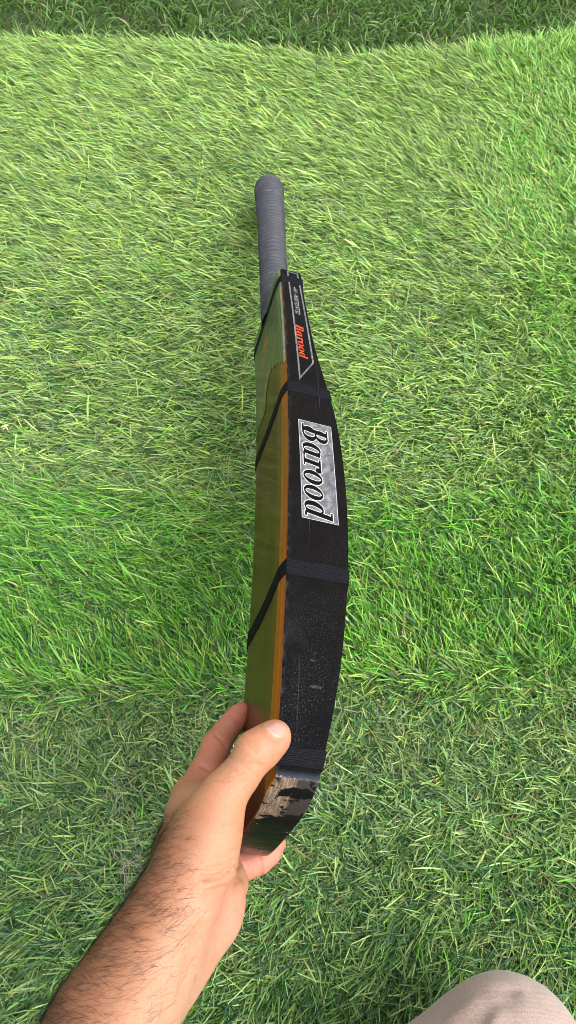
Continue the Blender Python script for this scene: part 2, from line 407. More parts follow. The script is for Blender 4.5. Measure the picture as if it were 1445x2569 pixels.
def ribbon_blades(root, phi, e0, e1, L, wid, curl, twist, cols, rows=4, tipw=0.5):
    n = len(root)
    u = np.linspace(0, 1, rows)
    pts = np.zeros((n, rows, 3)); tang = np.zeros((n, rows, 3))
    for k in range(rows):
        el = e0 + (e1 - e0) * u[k] ** 0.8; az = phi + curl * u[k]
        tang[:, k] = np.stack([np.cos(el) * np.cos(az), np.cos(el) * np.sin(az), np.sin(el)], -1)
    pts[:, 0] = root
    for k in range(1, rows):
        pts[:, k] = pts[:, k - 1] + 0.5 * (tang[:, k] + tang[:, k - 1]) * (L / (rows - 1))[:, None]
    prof = np.interp(u, [0, 0.7, 1.0], [0.85, 1.0, tipw])
    side0 = np.stack([-np.sin(phi), np.cos(phi), 0 * phi], -1)
    v = np.zeros((n, rows, 2, 3), np.float32)
    for k in range(rows):
        nrm = np.cross(side0, tang[:, k])
        sd = side0 * np.cos(twist)[:, None] + nrm * np.sin(twist)[:, None]
        hw = (wid * prof[k] * 0.5)[:, None]
        v[:, k, 0] = pts[:, k] - sd * hw; v[:, k, 1] = pts[:, k] + sd * hw
    b = (np.arange(n) * rows * 2)[:, None]
    f = np.concatenate([np.stack([b + 2 * k, b + 2 * k + 1, b + 2 * k + 3, b + 2 * k + 2], -1) for k in range(rows - 1)], 1)
    c = np.repeat(cols[:, None, :], rows * 2, 1).astype(np.float32)
    return v, f.reshape(-1, 4), c.reshape(-1, 3), pts

# how the pile lies, region by region: px, py of the photograph -> (image angle of the tips, spread, root lift, tip lift, length, colour mix lime/mid/dark/olive)
REG = [
    # far part: brushed flat, pale
    (100, 200, 165, 14, 42, 2, .038, (.60, .12, .08, .20)), (700, 200, 165, 14, 42, 2, .038, (.60, .12, .08, .20)), (1150, 230, 160, 16, 44, 4, .038, (.58, .20, .08, .14)),
    (1400, 160, 130, 40, 54, 16, .036, (.56, .36, .06, .02)), (1400, 450, 140, 38, 50, 10, .036, (.50, .38, .08, .04)),
    (150, 550, 167, 15, 42, 2, .038, (.50, .14, .12, .24)), (600, 550, 173, 15, 42, 2, .038, (.50, .14, .12, .24)), (1050, 550, 170, 16, 42, 2, .038, (.52, .18, .10, .20)),
    (150, 850, 182, 18, 42, 0, .038, (.40, .16, .18, .26)), (550, 900, 188, 18, 42, 0, .038, (.40, .16, .18, .26)), (950, 850, 180, 20, 42, 2, .038, (.44, .18, .14, .24)),
    (1380, 800, 195, 32, 44, 3, .036, (.44, .36, .14, .06)),
    (150, 1150, 190, 17, 42, 0, .038, (.38, .18, .20, .24)), (520, 1150, 196, 18, 42, 2, .038, (.38, .18, .20, .24)), (980, 1100, 195, 22, 44, 2, .038, (.40, .22, .18, .20)), (1380, 1150, 215, 30, 46, 6, .036, (.40, .34, .18, .08)),
    # crest: greener, longer looking strands
    (120, 1330, 172, 18, 48, 6, .042, (.20, .60, .18, .02)), (480, 1330, 188, 18, 48, 6, .042, (.24, .56, .17, .03)), (950, 1330, 190, 26, 50, 8, .040, (.24, .54, .19, .03)), (1350, 1330, 175, 34, 56, 18, .038, (.26, .52, .19, .03)),
    # valley: tips stand up towards upper left
    (100, 1480, 145, 22, 60, 24, .040, (.20, .54, .24, .02)), (450, 1470, 140, 22, 60, 24, .040, (.20, .54, .24, .02)), (980, 1480, 135, 25, 60, 26, .040, (.22, .52, .24, .02)), (1330, 1500, 130, 32, 62, 28, .040, (.18, .52, .28, .02)),
    (100, 1620, 118, 20, 62, 30, .040, (.24, .48, .26, .02)), (480, 1620, 118, 20, 62, 30, .040, (.24, .48, .26, .02)), (980, 1620, 122, 22, 62, 28, .040, (.28, .46, .24, .02)), (1330, 1640, 110, 30, 62, 28, .040, (.26, .48, .24, .02)),
    # trodden seam: short tangled pile
    (100, 1830, 190, 75, 34, 4, .026, (.18, .12, .34, .36)), (450, 1830, 190, 80, 34, 4, .025, (.18, .12, .34, .36)), (980, 1840, 195, 75, 36, 6, .027, (.22, .14, .32, .32)), (1330, 1830, 200, 60, 42, 10, .030, (.34, .22, .24, .20)),
    # near part: brushed towards lower left
    (100, 2060, 195, 40, 42, 6, .034, (.20, .24, .36, .20)), (350, 2060, 205, 48, 42, 6, .032, (.20, .24, .36, .20)), (900, 2060, 210, 48, 42, 6, .032, (.20, .24, .36, .20)), (1330, 2040, 205, 40, 44, 8, .034, (.38, .28, .22, .12)),
    (80, 2350, 205, 26, 46, 10, .040, (.22, .30, .38, .10)), (300, 2450, 210, 30, 46, 10, .040, (.26, .28, .38, .08)), (750, 2350, 225, 36, 46, 8, .036, (.22, .30, .36, .12)), (1300, 2280, 222, 34, 46, 10, .038, (.30, .32, .30, .08)),
    (750, 2540, 242, 26, 52, 16, .040, (.26, .30, .38, .06)), (1050, 2450, 238, 26, 50, 12, .040, (.24, .32, .38, .06)),
]
RP = np.array([(r[0], r[1]) for r in REG], float)
RA = np.radians([r[2] for r in REG]); RSP = np.array([r[3] for r in REG]); RE0 = np.array([r[4] for r in REG]); RE1 = np.array([r[5] for r in REG])
RL = np.array([r[6] for r in REG]); RC = np.array([r[7] for r in REG])
def ground_angle(a, py, el):        # heading on the ground whose blade, risen by el, is seen at angle a
    dep = PITCH + np.arctan((py - CY) / F); sd = np.maximum(np.sin(dep), 0.3); cd = np.cos(dep)
    ks = np.linspace(0.02, 2, 600)[:, None]
    c_ = ks * np.cos(a) / np.cos(el); s_ = (ks * np.sin(a) - np.sin(el) * cd) / (np.cos(el) * sd)
    i = np.abs(c_ ** 2 + s_ ** 2 - 1).argmin(0); j = np.arange(len(a))
    return np.arctan2(s_[i, j], c_[i, j])
RA = ground_angle(RA, RP[:, 1], np.radians((RE0 + 2 * RE1) / 3))
PAL = np.array([[0.315, 0.480, 0.105], [0.125, 0.350, 0.034], [0.030, 0.100, 0.030], [0.185, 0.268, 0.088], [0.22, 0.17, 0.09], [0.140, 0.265, 0.070], [0.280, 0.405, 0.125], [0.165, 0.285, 0.070]])

def field(x, y):
    q = campx(w2cam(np.stack([x, y, np.full_like(x, 0.012)], -1)))
    q[:, 0] = np.clip(q[:, 0], -250, 1700); q[:, 1] = np.clip(q[:, 1], 60, 2700)
    wobble = np.stack([60 * lowf(x, y, 11, 16), 45 * lowf(x, y, 12, 22)], -1)
    qq = q + wobble
    d2 = ((qq[:, None, 0] - RP[None, :, 0]) / 1.5) ** 2 + ((qq[:, None, 1] - RP[None, :, 1]) / 0.8) ** 2
    wt = 1.0 / (d2 + 40.0 ** 2) ** 3.0
    wt /= wt.sum(1, keepdims=True)
    ca, sa = wt @ np.cos(RA), wt @ np.sin(RA)
    phi = np.arctan2(sa, ca)
    return phi, wt @ RSP, wt @ RE0, wt @ RE1, wt @ RL, wt @ RC

def turf_roots(n_tuft, x0, x1, y0, y1, keep):
    x = rng.uniform(x0, x1, n_tuft); y = rng.uniform(y0, y1, n_tuft)
    m = keep(x, y) & (y < edge_y(x) - 0.004)
    return x[m], y[m]
def half_w(y): return 0.245 + 0.215 * np.clip(y + 0.05, -0.2, 1.6)      # half width of the view at y
def in_view(x, y): return (np.abs(x) < half_w(y) + 0.05) & (y > -0.10)
def near_view(x, y): return ~in_view(x, y) & (np.abs(x) < half_w(y) + 0.40) & (y > -0.40)

def make_turf(tx, ty, per, rows=4):
    nt_ = len(tx)
    phi, sp, e0, e1, L, cm = field(tx, ty)
    hue = rng.normal(0, 1, nt_); patch = lowf(tx, ty, 31, 28)
    phi_t = phi + np.radians(sp) * (0.55 * rng.normal(0, 1, nt_) + 0.5 * lowf(tx, ty, 41, 45))
    idx = np.repeat(np.arange(nt_), per); n = len(idx)
    rx = tx[idx] + rng.normal(0, 0.0026, n); ry = ty[idx] + rng.normal(0, 0.0026, n)
    rz = mat_z(rx, ry)
    ph = phi_t[idx] + np.radians(sp[idx] + 3) * rng.normal(0, 1.0, n)
    lift = 1.0 + 0.10 * patch[idx]
    a0 = np.radians(np.clip(0.85 * e0[idx] * lift + rng.normal(0, 18, n), 5, 88)); a1 = np.radians(np.clip(e1[idx] * lift + rng.normal(0, 16, n), -22, 78))
    stray = rng.random(n) < 0.07
    ph = np.where(stray, ph + rng.normal(0, 1.4, n), ph); a1 = np.where(stray, a1 + np.radians(rng.uniform(0, 40, n)), a1)
    tl = np.clip(rng.normal(1, 0.16, nt_), 0.6, 1.4)
    LL = (0.80 - 0.10 * np.clip((ry - 0.2) / 0.5, 0, 1)) * L[idx] * tl[idx] * np.clip(rng.normal(1, 0.20, n), 0.45, 1.5)
    w = np.where(ry < 0.5, 0.00112, 0.00135)  * np.clip(rng.normal(1, 0.32, n), 0.5, 2.0)
    cum = np.cumsum(cm[idx], 1); r = rng.random(n)[:, None] * cum[:, -1:]
    k = (r > cum[:, :-1]).sum(1); k[rng.random(n) < 0.012] = 4
    qy = campx(w2cam(np.stack([rx, ry, 0 * rx + 0.012], -1)))[:, 1] + 25 * lowf(rx, ry, 52, 24)
    near_mat = rng.random(n) < np.clip((qy - 1740) / 50, 0, 0.85); far_mat = rng.random(n) < np.clip((1290 - qy) / 90, 0, 0.85) * (rx < 0.33)
    k = np.where(near_mat & (k == 0), 6, np.where(near_mat & (k == 1), 5, np.where(far_mat & (k == 1), 7, k)))   # duller yarn outside the fresh green band
    far = np.clip((ry - 0.15) / 0.6, 0, 1)
    c = PAL[k] * np.clip(1 + 0.26 * rng.normal(0, 1, n) + 0.10 * hue[idx] + 0.03 * patch[idx], 0.45, 1.7)[:, None]
    c[:, 0] *= np.clip(1 + 0.12 * rng.normal(0, 1, n), 0.7, 1.4)
    return ribbon_blades(np.stack([rx, ry, rz], -1), ph, a0, a1, LL, w, rng.normal(0, 0.5, n), rng.normal(0, 0.55, n), c, rows)

def inside_things(p):               # blades that would poke through the bat, the arm or the knee
    q = w2cam(p) - BT0
    s, w, t = q @ BS, q @ BW, q @ BT
    hit = (s > 0) & (s < LB) & (w > -0.002) & (w < BWID + 0.003) & (t - bowf(s) > -0.003) & (t - bowf(s) < thick(s) + 0.012)
    hw_, ht_ = hcentre(s)
    hit |= (s >= LB) & (s < LB + LH + 0.004) & ((w - hw_) ** 2 + (t - ht_) ** 2 < 0.0205 ** 2)
    return hit
def emit(name, parts, mat):
    V_, F_, C_ = [], [], []; o = 0
    for v, f, c, pts in parts:
        n, rows = pts.shape[:2]
        bad = inside_things(pts.reshape(-1, 3)).reshape(n, rows).any(1)
        keep = ~bad
        v = v[keep].reshape(-1, 3); c = c.reshape(n, -1, 3)[keep].reshape(-1, 3)
        m = keep.sum(); b = (np.arange(m) * rows * 2)[:, None]
        f = np.concatenate([np.stack([b + 2 * k, b + 2 * k + 1, b + 2 * k + 3, b + 2 * k + 2], -1) for k in range(rows - 1)], 1).reshape(-1, 4)
        V_.append(v); F_.append(f + o); C_.append(c); o += len(v)
    ob = mesh_obj(name, np.concatenate(V_), np.concatenate(F_), mat)
    col_attr(ob, np.concatenate(C_))
    return ob

tx, ty = turf_roots(88000, -0.75, 0.75, -0.12, 1.45, in_view)
near_k = ty < 0.65
t1 = make_turf(tx[near_k], ty[near_k], 10)
t2 = make_turf(tx[~near_k], ty[~near_k], 6, 3)
ox, oy = turf_roots(26000, -1.05, 1.05, -0.42, 1.45, near_view)
t3 = make_turf(ox, oy, 3, 3)
ox, oy = turf_roots(24000, -1.6, 1.6, -0.9, 1.45, lambda x, y: ~in_view(x, y) & ~near_view(x, y))
t5 = make_turf(ox, oy, 3, 3)
# curly thatch yarn down among the blades, thickest where the pile is trodden flat
def make_thatch(n):
    x, y = turf_roots(n, -0.62, 0.62, -0.08, 1.2, in_view)
    q = campx(w2cam(np.stack([x, y, 0 * x], -1)))[:, 1]
    dens = 0.25 + 0.75 * np.exp(-((q + 40 * lowf(x, y, 5, 20) - 1850) / 110) ** 2)
    k = rng.random(len(x)) < dens; x, y = x[k], y[k]; m = len(x)
    z = mat_z(x, y) + rng.uniform(0.002, 0.013, m)
    base = np.array([[0.16, 0.23, 0.065], [0.09, 0.18, 0.05], [0.24, 0.31, 0.09]])[rng.integers(0, 3, m)]
    c = base * rng.uniform(0.6, 1.3, m)[:, None]
    return ribbon_blades(np.stack([x, y, z], -1), rng.uniform(0, 6.28, m), np.radians(rng.uniform(-5, 40, m)), np.radians(rng.uniform(-35, 20, m)),
                         rng.uniform(0.010, 0.022, m), rng.uniform(0.0009, 0.0015, m), rng.normal(0, 2.0, m), rng.normal(0, 0.6, m), c, 3, 0.8)
t4 = make_thatch(52000)
turf = emit('turf_grass', [t1, t2, t3, t5, t4], M_TURF)
tag(turf, 'long soft artificial grass blades brushed flat over the turf mat', 'grass', kind='stuff')

# natural lawn beyond the mat
def make_lawn(n):
    x = rng.uniform(-1.1, 1.1, n); y = rng.uniform(1.30, 2.6, n)
    k = (y > edge_y(x) - 0.012) & (rng.random(n) < np.clip(1.2 - 0.55 * (y - 1.4), 0.3, 1)) & (lowf(x, y, 77, 22) > -0.62 + 0.35 * rng.normal(0, 1, n))
    x, y = x[k], y[k]; m = len(x)
    z = np.full(m, -0.02)
    pal = np.array([[0.075, 0.165, 0.024], [0.10, 0.21, 0.034], [0.045, 0.105, 0.016], [0.17, 0.27, 0.10], [0.36, 0.29, 0.17]])
    kk = rng.choice(5, m, p=[0.36, 0.27, 0.22, 0.135, 0.015])
    c = pal[kk] * np.clip(rng.normal(1, 0.25, m), 0.4, 1.7)[:, None]
    return ribbon_blades(np.stack([x, y, z], -1), rng.uniform(0, 6.28, m), np.radians(rng.uniform(45, 88, m)), np.radians(rng.uniform(-45, 40, m)),
                         rng.uniform(0.018, 0.045, m), rng.uniform(0.0016, 0.0032, m), rng.normal(0, 0.8, m), rng.normal(0, 0.6, m), c, 4, 0.15)
lawn = emit('lawn_grass', [make_lawn(62000)], M_LAWN)
tag(lawn, 'darker natural lawn grass growing beyond the turf mat', 'grass', kind='stuff')

# grey lint caught in the pile, a dry scrap
def tubes(paths, r, sides=4):
    V_, F_ = [], []
    for p in paths:
        p = np.asarray(p, float); n = len(p); o = len(V_)
        for i in range(n):
            t = p[min(i + 1, n - 1)] - p[max(i - 1, 0)]; t /= np.linalg.norm(t) + 1e-9
            a = np.cross(t, [0.3, 0.2, 0.9]); a /= np.linalg.norm(a) + 1e-9; b = np.cross(t, a)
            rr = r * (1.0 if i < n - 1 else 0.4)
            for k in range(sides):
                an = 2 * math.pi * k / sides
                V_.append(p[i] + rr * (a * math.cos(an) + b * math.sin(an)))
        for i in range(n - 1):
            for k in range(sides):
                F_.append((o + i * sides + k, o + i * sides + (k + 1) % sides, o + (i + 1) * sides + (k + 1) % sides, o + (i + 1) * sides + k))
    return np.array(V_), F_
def lint(px0, px1, n, spread):
    a, b = gnd(*px0), gnd(*px1); out = []
    for i in range(n):
        k = rng.random(); c = a + (b - a) * k + np.array([*rng.normal(0, spread, 2), 0]); c[2] = mat_z(c[0], c[1]) + rng.uniform(0.018, 0.026)
        d = (b - a); ang = math.atan2(d[1], d[0]) + rng.normal(0, 0.5); pth = [c]
        for j in range(5):
            ang += rng.normal(0, 0.35)
            pth.append(pth[-1] + np.array([0.004 * math.cos(ang), 0.004 * math.sin(ang), rng.normal(-0.0004, 0.0009)]))
        out.append(pth)
    return out
lo = gnd(320, 2150)
v, f = tubes(lint((292, 2120), (350, 2195), 18, 0.004) + lint((300, 2190), (345, 2150), 6, 0.004), 0.00018)
tag(mesh_obj('lint_tuft', v, f, M_LINT, origin=lo), 'wispy grey lint caught in the turf beside the forearm', 'lint')
lo = gnd(290, 1965)
v, f = tubes(lint((290, 1935), (296, 1990), 10, 0.003) + lint((300, 2020), (308, 2040), 5, 0.002), 0.00018)
tag(mesh_obj('lint_tuft', v, f, M_LINT, origin=lo), 'small grey lint streak in the turf left of the index knuckle', 'lint')
c0 = gnd(20, 1086); c0[2] = mat_z(c0[0], c0[1]) + 0.020
v, f = tubes([[c0 + np.array([dx, dy, dz]), c0 + np.array([dx + 0.003, dy + ddy, dz + 0.001]), c0 + np.array([dx + 0.005, dy + 2 * ddy, dz])]
              for dx, dy, dz, ddy in [(-.004, 0, 0, .002), (-.003, .002, .001, -.002), (-.002, -.002, 0, .003), (0, .001, .001, -.003), (-.004, -.001, .002, .001)]], 0.0009, 6)
tag(mesh_obj('dry_scrap', v, f, M_STRAW, origin=c0), 'tiny pale dry plant scrap lying on the turf at the left', 'plant scrap')

# ------------------------------------------------------------------ the bat
bat = bpy.data.objects.new('cricket_bat', None); C.objects.link(bat); bat.location = BAT_O
tag(bat, 'cricket bat with black painted edge, orange lacquered face and grey ribbed grip', 'cricket bat')

def s_toe(v):                       # the toe end is rounded off towards both edges
    return np.where(v < 0.5, 0.012, 0.003) * np.abs(2 * v - 1) ** 3.2
def blade_mesh():
    nu, nv, nz = 150, 40, 12
    key = {}; V_, A_, F_, MI = [], [], [], []
    def vert(i, j, k):
        q = (i, j, k)
        if q in key: return key[q]
        v = j / nv; z = k / nz; u = (i / nu)
        u = u ** 1.15
        st = s_toe(np.array(v)); s = st + (LB - 0.012 * max(0.0, (v - 0.68) / 0.32) ** 1.5 - st) * u
        w = BWID * v; ft = frontt(w)
        t = ft + z * (thick(s) - ft + spine(w) * min(1, max(0, (LB - s) / 0.08)) * min(1, max(0, s / 0.10)))
        p = batw(s, w, t)
        key[q] = len(V_); V_.append(p); A_.append((s, w, t)); return key[q]
    def quad(a, b, c, d, m): F_.append((a, b, c, d)); MI.append(m)
    for i in range(nu):
        for j in range(nv):
            quad(vert(i, j, 0), vert(i + 1, j, 0), vert(i + 1, j + 1, 0), vert(i, j + 1, 0), 0)
            quad(vert(i, j, nz), vert(i, j + 1, nz), vert(i + 1, j + 1, nz), vert(i + 1, j, nz), 1)
        for k in range(nz):
            quad(vert(i, 0, k), vert(i, 0, k + 1), vert(i + 1, 0, k + 1), vert(i + 1, 0, k), 1)
            quad(vert(i, nv, k), vert(i + 1, nv, k), vert(i + 1, nv, k + 1), vert(i, nv, k + 1), 1)
    for j in range(nv):
        for k in range(nz):
            quad(vert(0, j, k), vert(0, j + 1, k), vert(0, j + 1, k + 1), vert(0, j, k + 1), 2)
            quad(vert(nu, j, k), vert(nu, j, k + 1), vert(nu, j + 1, k + 1), vert(nu, j + 1, k), 0)
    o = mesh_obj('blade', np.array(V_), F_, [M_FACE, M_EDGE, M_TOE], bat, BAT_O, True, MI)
    vec_attr(o, A_, 'swt')
    bv = o.modifiers.new('arris', 'BEVEL'); bv.width = 0.0011; bv.segments = 3; bv.limit_method = 'ANGLE'; bv.angle_limit = math.radians(50)
    return o
blade_mesh()

def grid_faces(n, m):
    i = (np.arange(n - 1)[:, None] * m + np.arange(m - 1)[None, :]).ravel()
    return np.stack([i, i + 1, i + m + 1, i + m], -1)

def binding(s0, s1, threads, slack=0.0, thick_=0.0010):
    """cord wound round the blade: a closed loop with one ridge per turn"""
    m = threads * 6 + 1
    sv = np.linspace(s0, s1, m)
    loop = []                        # (w, t as fraction, outward dw, dt)
    na, nb = 26, 14
    for a in np.linspace(0, 1, na): loop.append((a, 0.0, 0, -1))
    for a in np.linspace(0, 1, 5)[1:-1]: loop.append((1.0, 0.0, math.sin(a * math.pi / 2), -math.cos(a * math.pi / 2)))
    for a in np.linspace(0, 1, nb): loop.append((1.0, a, 1, 0))
    for a in np.linspace(0, 1, 5)[1:-1]: loop.append((1.0, 1.0, math.cos(a * math.pi / 2), math.sin(a * math.pi / 2)))
    for a in np.linspace(1, 0, na): loop.append((a, 1.0, 0, 1))
    for a in np.linspace(0, 1, 5)[1:-1]: loop.append((0.0, 1.0, -math.sin(a * math.pi / 2), math.cos(a * math.pi / 2)))
    for a in np.linspace(1, 0, nb): loop.append((0.0, a, -1, 0))
    for a in np.linspace(0, 1, 5)[1:-1]: loop.append((0.0, 0.0, -math.cos(a * math.pi / 2), -math.sin(a * math.pi / 2)))
    loop.append(loop[0])
    x = np.linspace(0, threads, m)
    ridge = np.abs(np.sin(np.pi * x))
    hgt = thick_ * (0.55 + 0.45 * ridge); hgt[0] = hgt[-1] = -0.0002
    V_, A_ = [], []
    for li, (a, tf, dw, dt) in enumerate(loop):
        w = np.full(m, a * BWID); ft = frontt(w); T = thick(sv) - ft + spine(w) * np.clip((LB - sv) / 0.08, 0, 1) * np.clip(sv / 0.10, 0, 1)
        jit = 0.00022 * np.sin(li * 0.7 + 2.1 * np.floor(x)) + slack * math.sin(math.pi * a) * (1 if dt < 0 else 0)
        s_ = sv + jit
        V_.append(batw(s_, w + dw * hgt, ft + tf * T + dt * hgt)); A_.append(np.stack([s_, w, tf * T], -1))
    return np.array(V_).reshape(-1, 3), np.array(A_).reshape(-1, 3), grid_faces(len(loop), m)
# windings: start, end along the blade, turns, sag on the playing face
for s0, s1, n, sk in ((0.5535, 0.5655, 3, -0.002), (0.3740, 0.3872, 4, -0.004), (0.1645, 0.1785, 8, -0.005), (0.0200, 0.0325, 9, 0.0)):
    v, a, f = binding(s0, s1, n, sk)
    o = mesh_obj('cord_binding', v, f, M_CORD, bat, BAT_O); vec_attr(o, a, 'swt')

# ---- printed stickers: letter shapes as distance fields, printed on a fine grid
def sd_box(u, v, x0, x1, y0, y1):
    dx = np.abs(u - (x0 + x1) / 2) - (x1 - x0) / 2; dy = np.abs(v - (y0 + y1) / 2) - (y1 - y0) / 2
    return np.minimum(np.maximum(dx, dy), 0) + np.hypot(np.maximum(dx, 0), np.maximum(dy, 0))
def sd_ell(u, v, cx, cy, a, b):
    x, y = (u - cx), (v - cy); k1 = np.hypot(x / a, y / b); k2 = np.hypot(x / a ** 2, y / b ** 2)
    return k1 * (k1 - 1) / np.maximum(k2, 1e-6)
mn, mx = np.minimum, np.maximum
def un(*a):
    r = a[0]
    for q in a[1:]: r = mn(r, q)
    return r
def letter(ch, u, v):
    if ch == 'B':
        up = mx(un(sd_box(u, v, .18, .38, .49, 1), sd_ell(u, v, .38, .745, .29, .255)), -un(sd_box(u, v, .32, .38, .56, .94), sd_ell(u, v, .38, .75, .10, .19)))
        lo_ = mx(un(sd_box(u, v, .18, .40, 0, .55), sd_ell(u, v, .40, .275, .35, .275)), -un(sd_box(u, v, .32, .40, .06, .49), sd_ell(u, v, .40, .275, .14, .215)))
        return un(up, lo_, sd_box(u, v, .12, .32, 0, 1), sd_box(u, v, .0, .4, 0, .06), sd_box(u, v, .0, .4, .94, 1))
    if ch in 'ad':
        bowl = mx(sd_ell(u, v, .28, .33, .27, .35), -sd_ell(u, v, .32, .33, .105, .29))
        st = sd_box(u, v, .40, .58, .03, .66 if ch == 'a' else 1.0)
        r = un(bowl, st, sd_box(u, v, .52, .70, 0, .07))
        return r if ch == 'a' else un(r, sd_box(u, v, .27, .5, .94, 1.0))
    if ch == 'r':
        return un(sd_box(u, v, .12, .31, 0, .66), sd_box(u, v, .0, .3, .59, .66), sd_box(u, v, .02, .43, 0, .06), sd_box(u, v, .3, .5, .58, .66), sd_ell(u, v, .50, .555, .115, .115))
    return mx(sd_ell(u, v, .30, .33, .30, .355), -sd_ell(u, v, .30, .33, .12, .295))       # o
ADV = {'B': .83, 'a': .70, 'r': .58, 'o': .655, 'd': .70}
def word(u, v, text='Barood', slant=0.20):
    d = np.full(u.shape, 9.0); x = 0
    for ch in text:
        d = mn(d, letter(ch, u - x - slant * v, v)); x += ADV[ch]
    return d
WORD_LEN = sum(ADV[c] for c in 'Barood') + 0.12
def sd_seg(u, v, a, b):
    pa = (u - a[0], v - a[1]); ba = (b[0] - a[0], b[1] - a[1]); k = ba[0] ** 2 + ba[1] ** 2 + 1e-9
    h = np.clip((pa[0] * ba[0] + pa[1] * ba[1]) / k, 0, 1)
    return np.hypot(pa[0] - ba[0] * h, pa[1] - ba[1] * h)
def arc(cx, cy, rx, ry, a0, a1, n=10):
    return [(cx + rx * math.cos(math.radians(a0 + (a1 - a0) * i / n)), cy + ry * math.sin(math.radians(a0 + (a1 - a0) * i / n))) for i in range(n + 1)]
DIG = {'+': [[(.05, .45), (.5, .45)], [(.275, .2), (.275, .7)]], '-': [[(.1, .42), (.42, .42)]],
       '1': [[(.12, .8), (.3, 1), (.3, 0)]], '7': [[(.05, 1), (.5, 1), (.2, 0)]],
       '9': [arc(.275, .7, .21, .29, 0, 360), [(.485, .7), (.45, .3), (.15, 0)]], '6': [arc(.275, .3, .21, .29, 0, 360), [(.065, .3), (.12, .7), (.4, 1)]],
       '8': [arc(.275, .75, .18, .24, 0, 360), arc(.275, .25, .22, .25, 0, 360)], '2': [arc(.275, .74, .21, .26, 170, -40) + [(.05, 0), (.5, 0)]],
       '3': [arc(.25, .75, .21, .24, 150, -90) + arc(.25, .25, .24, .25, 90, -150)]}
def number(u, v, text='+91-9682318732', slant=0.2, th=0.055):
    d = np.full(u.shape, 9.0); x = 0
    for ch in text:
        for pl in DIG[ch]:
            for a, b in zip(pl[:-1], pl[1:]): d = mn(d, sd_seg(u - x - slant * v, v, a, b) - th)
        x += 0.62
    return d, x

def sticker(name, S, T, col, keep, lift=0.00025):
    """grid of (s, t) on the black edge face"""
    n, m = S.shape
    v = batw(S, np.full_like(S, -lift), T).reshape(-1, 3)
    f = grid_faces(n, m)
    kf = keep.ravel()[f].all(1); f = f[kf]
    o = mesh_obj(name, v, f[:, ::-1].copy(), M_PRINT, bat, BAT_O)
    vec_attr(o, np.stack([S, 0 * S, T], -1).reshape(-1, 3), 'swt'); col_attr(o, col.reshape(-1, 4))
    return o
SILVER = np.array([.5, .5, .52, 0.0]); BLACK = np.array([.0018, .0018, .0024, 1.0]); WHITE = np.array([.62, .62, .56, 1.0]); ORANGE = np.array([.62, .060, .012, 1.0])
def paint(col, mask, c): col[mask] = c
# silver badge with the big name
A_, B_ = np.meshgrid(np.linspace(0, 1, 360), np.linspace(0, 1, 100), indexing='ij')
S = 0.3370 - 0.1148 * A_; T = 0.0096 + 0.0022 * A_ + 0.0305 * B_
S = S - 0.0012 * B_
u = (0.3330 - S) / 0.1105 * WORD_LEN; v = (T - (0.0128 + 0.0018 * A_)) / 0.0232
dm = word(u, v) * 0.0245
col = np.tile(SILVER, (*S.shape, 1)); paint(col, dm < 0.00062, WHITE); paint(col, dm < 0.00012, BLACK)
rim = mn(mn(A_ * 0.1148, (1 - A_) * 0.1148), mn(B_, 1 - B_) * 0.0305); paint(col, rim < 0.00045, np.array([.6, .6, .6, .6]))
sticker('badge_sticker', S, T, col, np.ones(S.shape, bool))['label'] = 'silver foil badge with a black italic name outlined in white'
# long black strip label with silver border, number and orange name
A_, B_ = np.meshgrid(np.linspace(0, 1, 640), np.linspace(0, 1, 84), indexing='ij')
S = 0.5765 - 0.1865 * A_; T = 0.005 + 0.0245 * B_
poly = [(0.5755, 0.0068), (0.5755, 0.0200), (0.4225, 0.0280), (0.3915, 0.0118)]
def sd_poly(S, T, P):
    d = np.full(S.shape, 9.0); sg = np.full(S.shape, -9.0)
    for i in range(len(P)):
        a, b = P[i], P[(i + 1) % len(P)]
        d = mn(d, sd_seg(S, T, a, b)); e = (b[0] - a[0], b[1] - a[1]); L_ = math.hypot(*e)
        sg = mx(sg, ((S - a[0]) * e[1] - (T - a[1]) * e[0]) / L_)
    return np.where(sg < 0, -d, d), sg
dp, _s = sd_poly(S, T, poly)
if (dp < 0).sum() < 100: dp, _s = sd_poly(S, T, poly[::-1])
col = np.tile(BLACK, (*S.shape, 1))
paint(col, (dp > -0.00165) & (dp < -0.0003), SILVER)
paint(col, np.abs(S - 0.5640) < 0.0006, SILVER)
base_t = 0.0110 + 0.048 * (0.4805 - S)
dw_ = word((0.4805 - S) / 0.0545 * WORD_LEN, (T - base_t) / 0.0086) * 0.0088
paint(col, dw_ < -0.00012, ORANGE)
dn, nl = number((0.5475 - S) / 0.0490 * (14 * 0.62), (T - 0.0120 - 0.02 * (0.5475 - S)) / 0.0046, th=0.035)
paint(col, dn < -0.012, np.array([.55, .55, .56, 1.0]))
sticker('strip_sticker', S, T, col, dp < 0)['label'] = 'long black label with silver border, phone number and orange name'

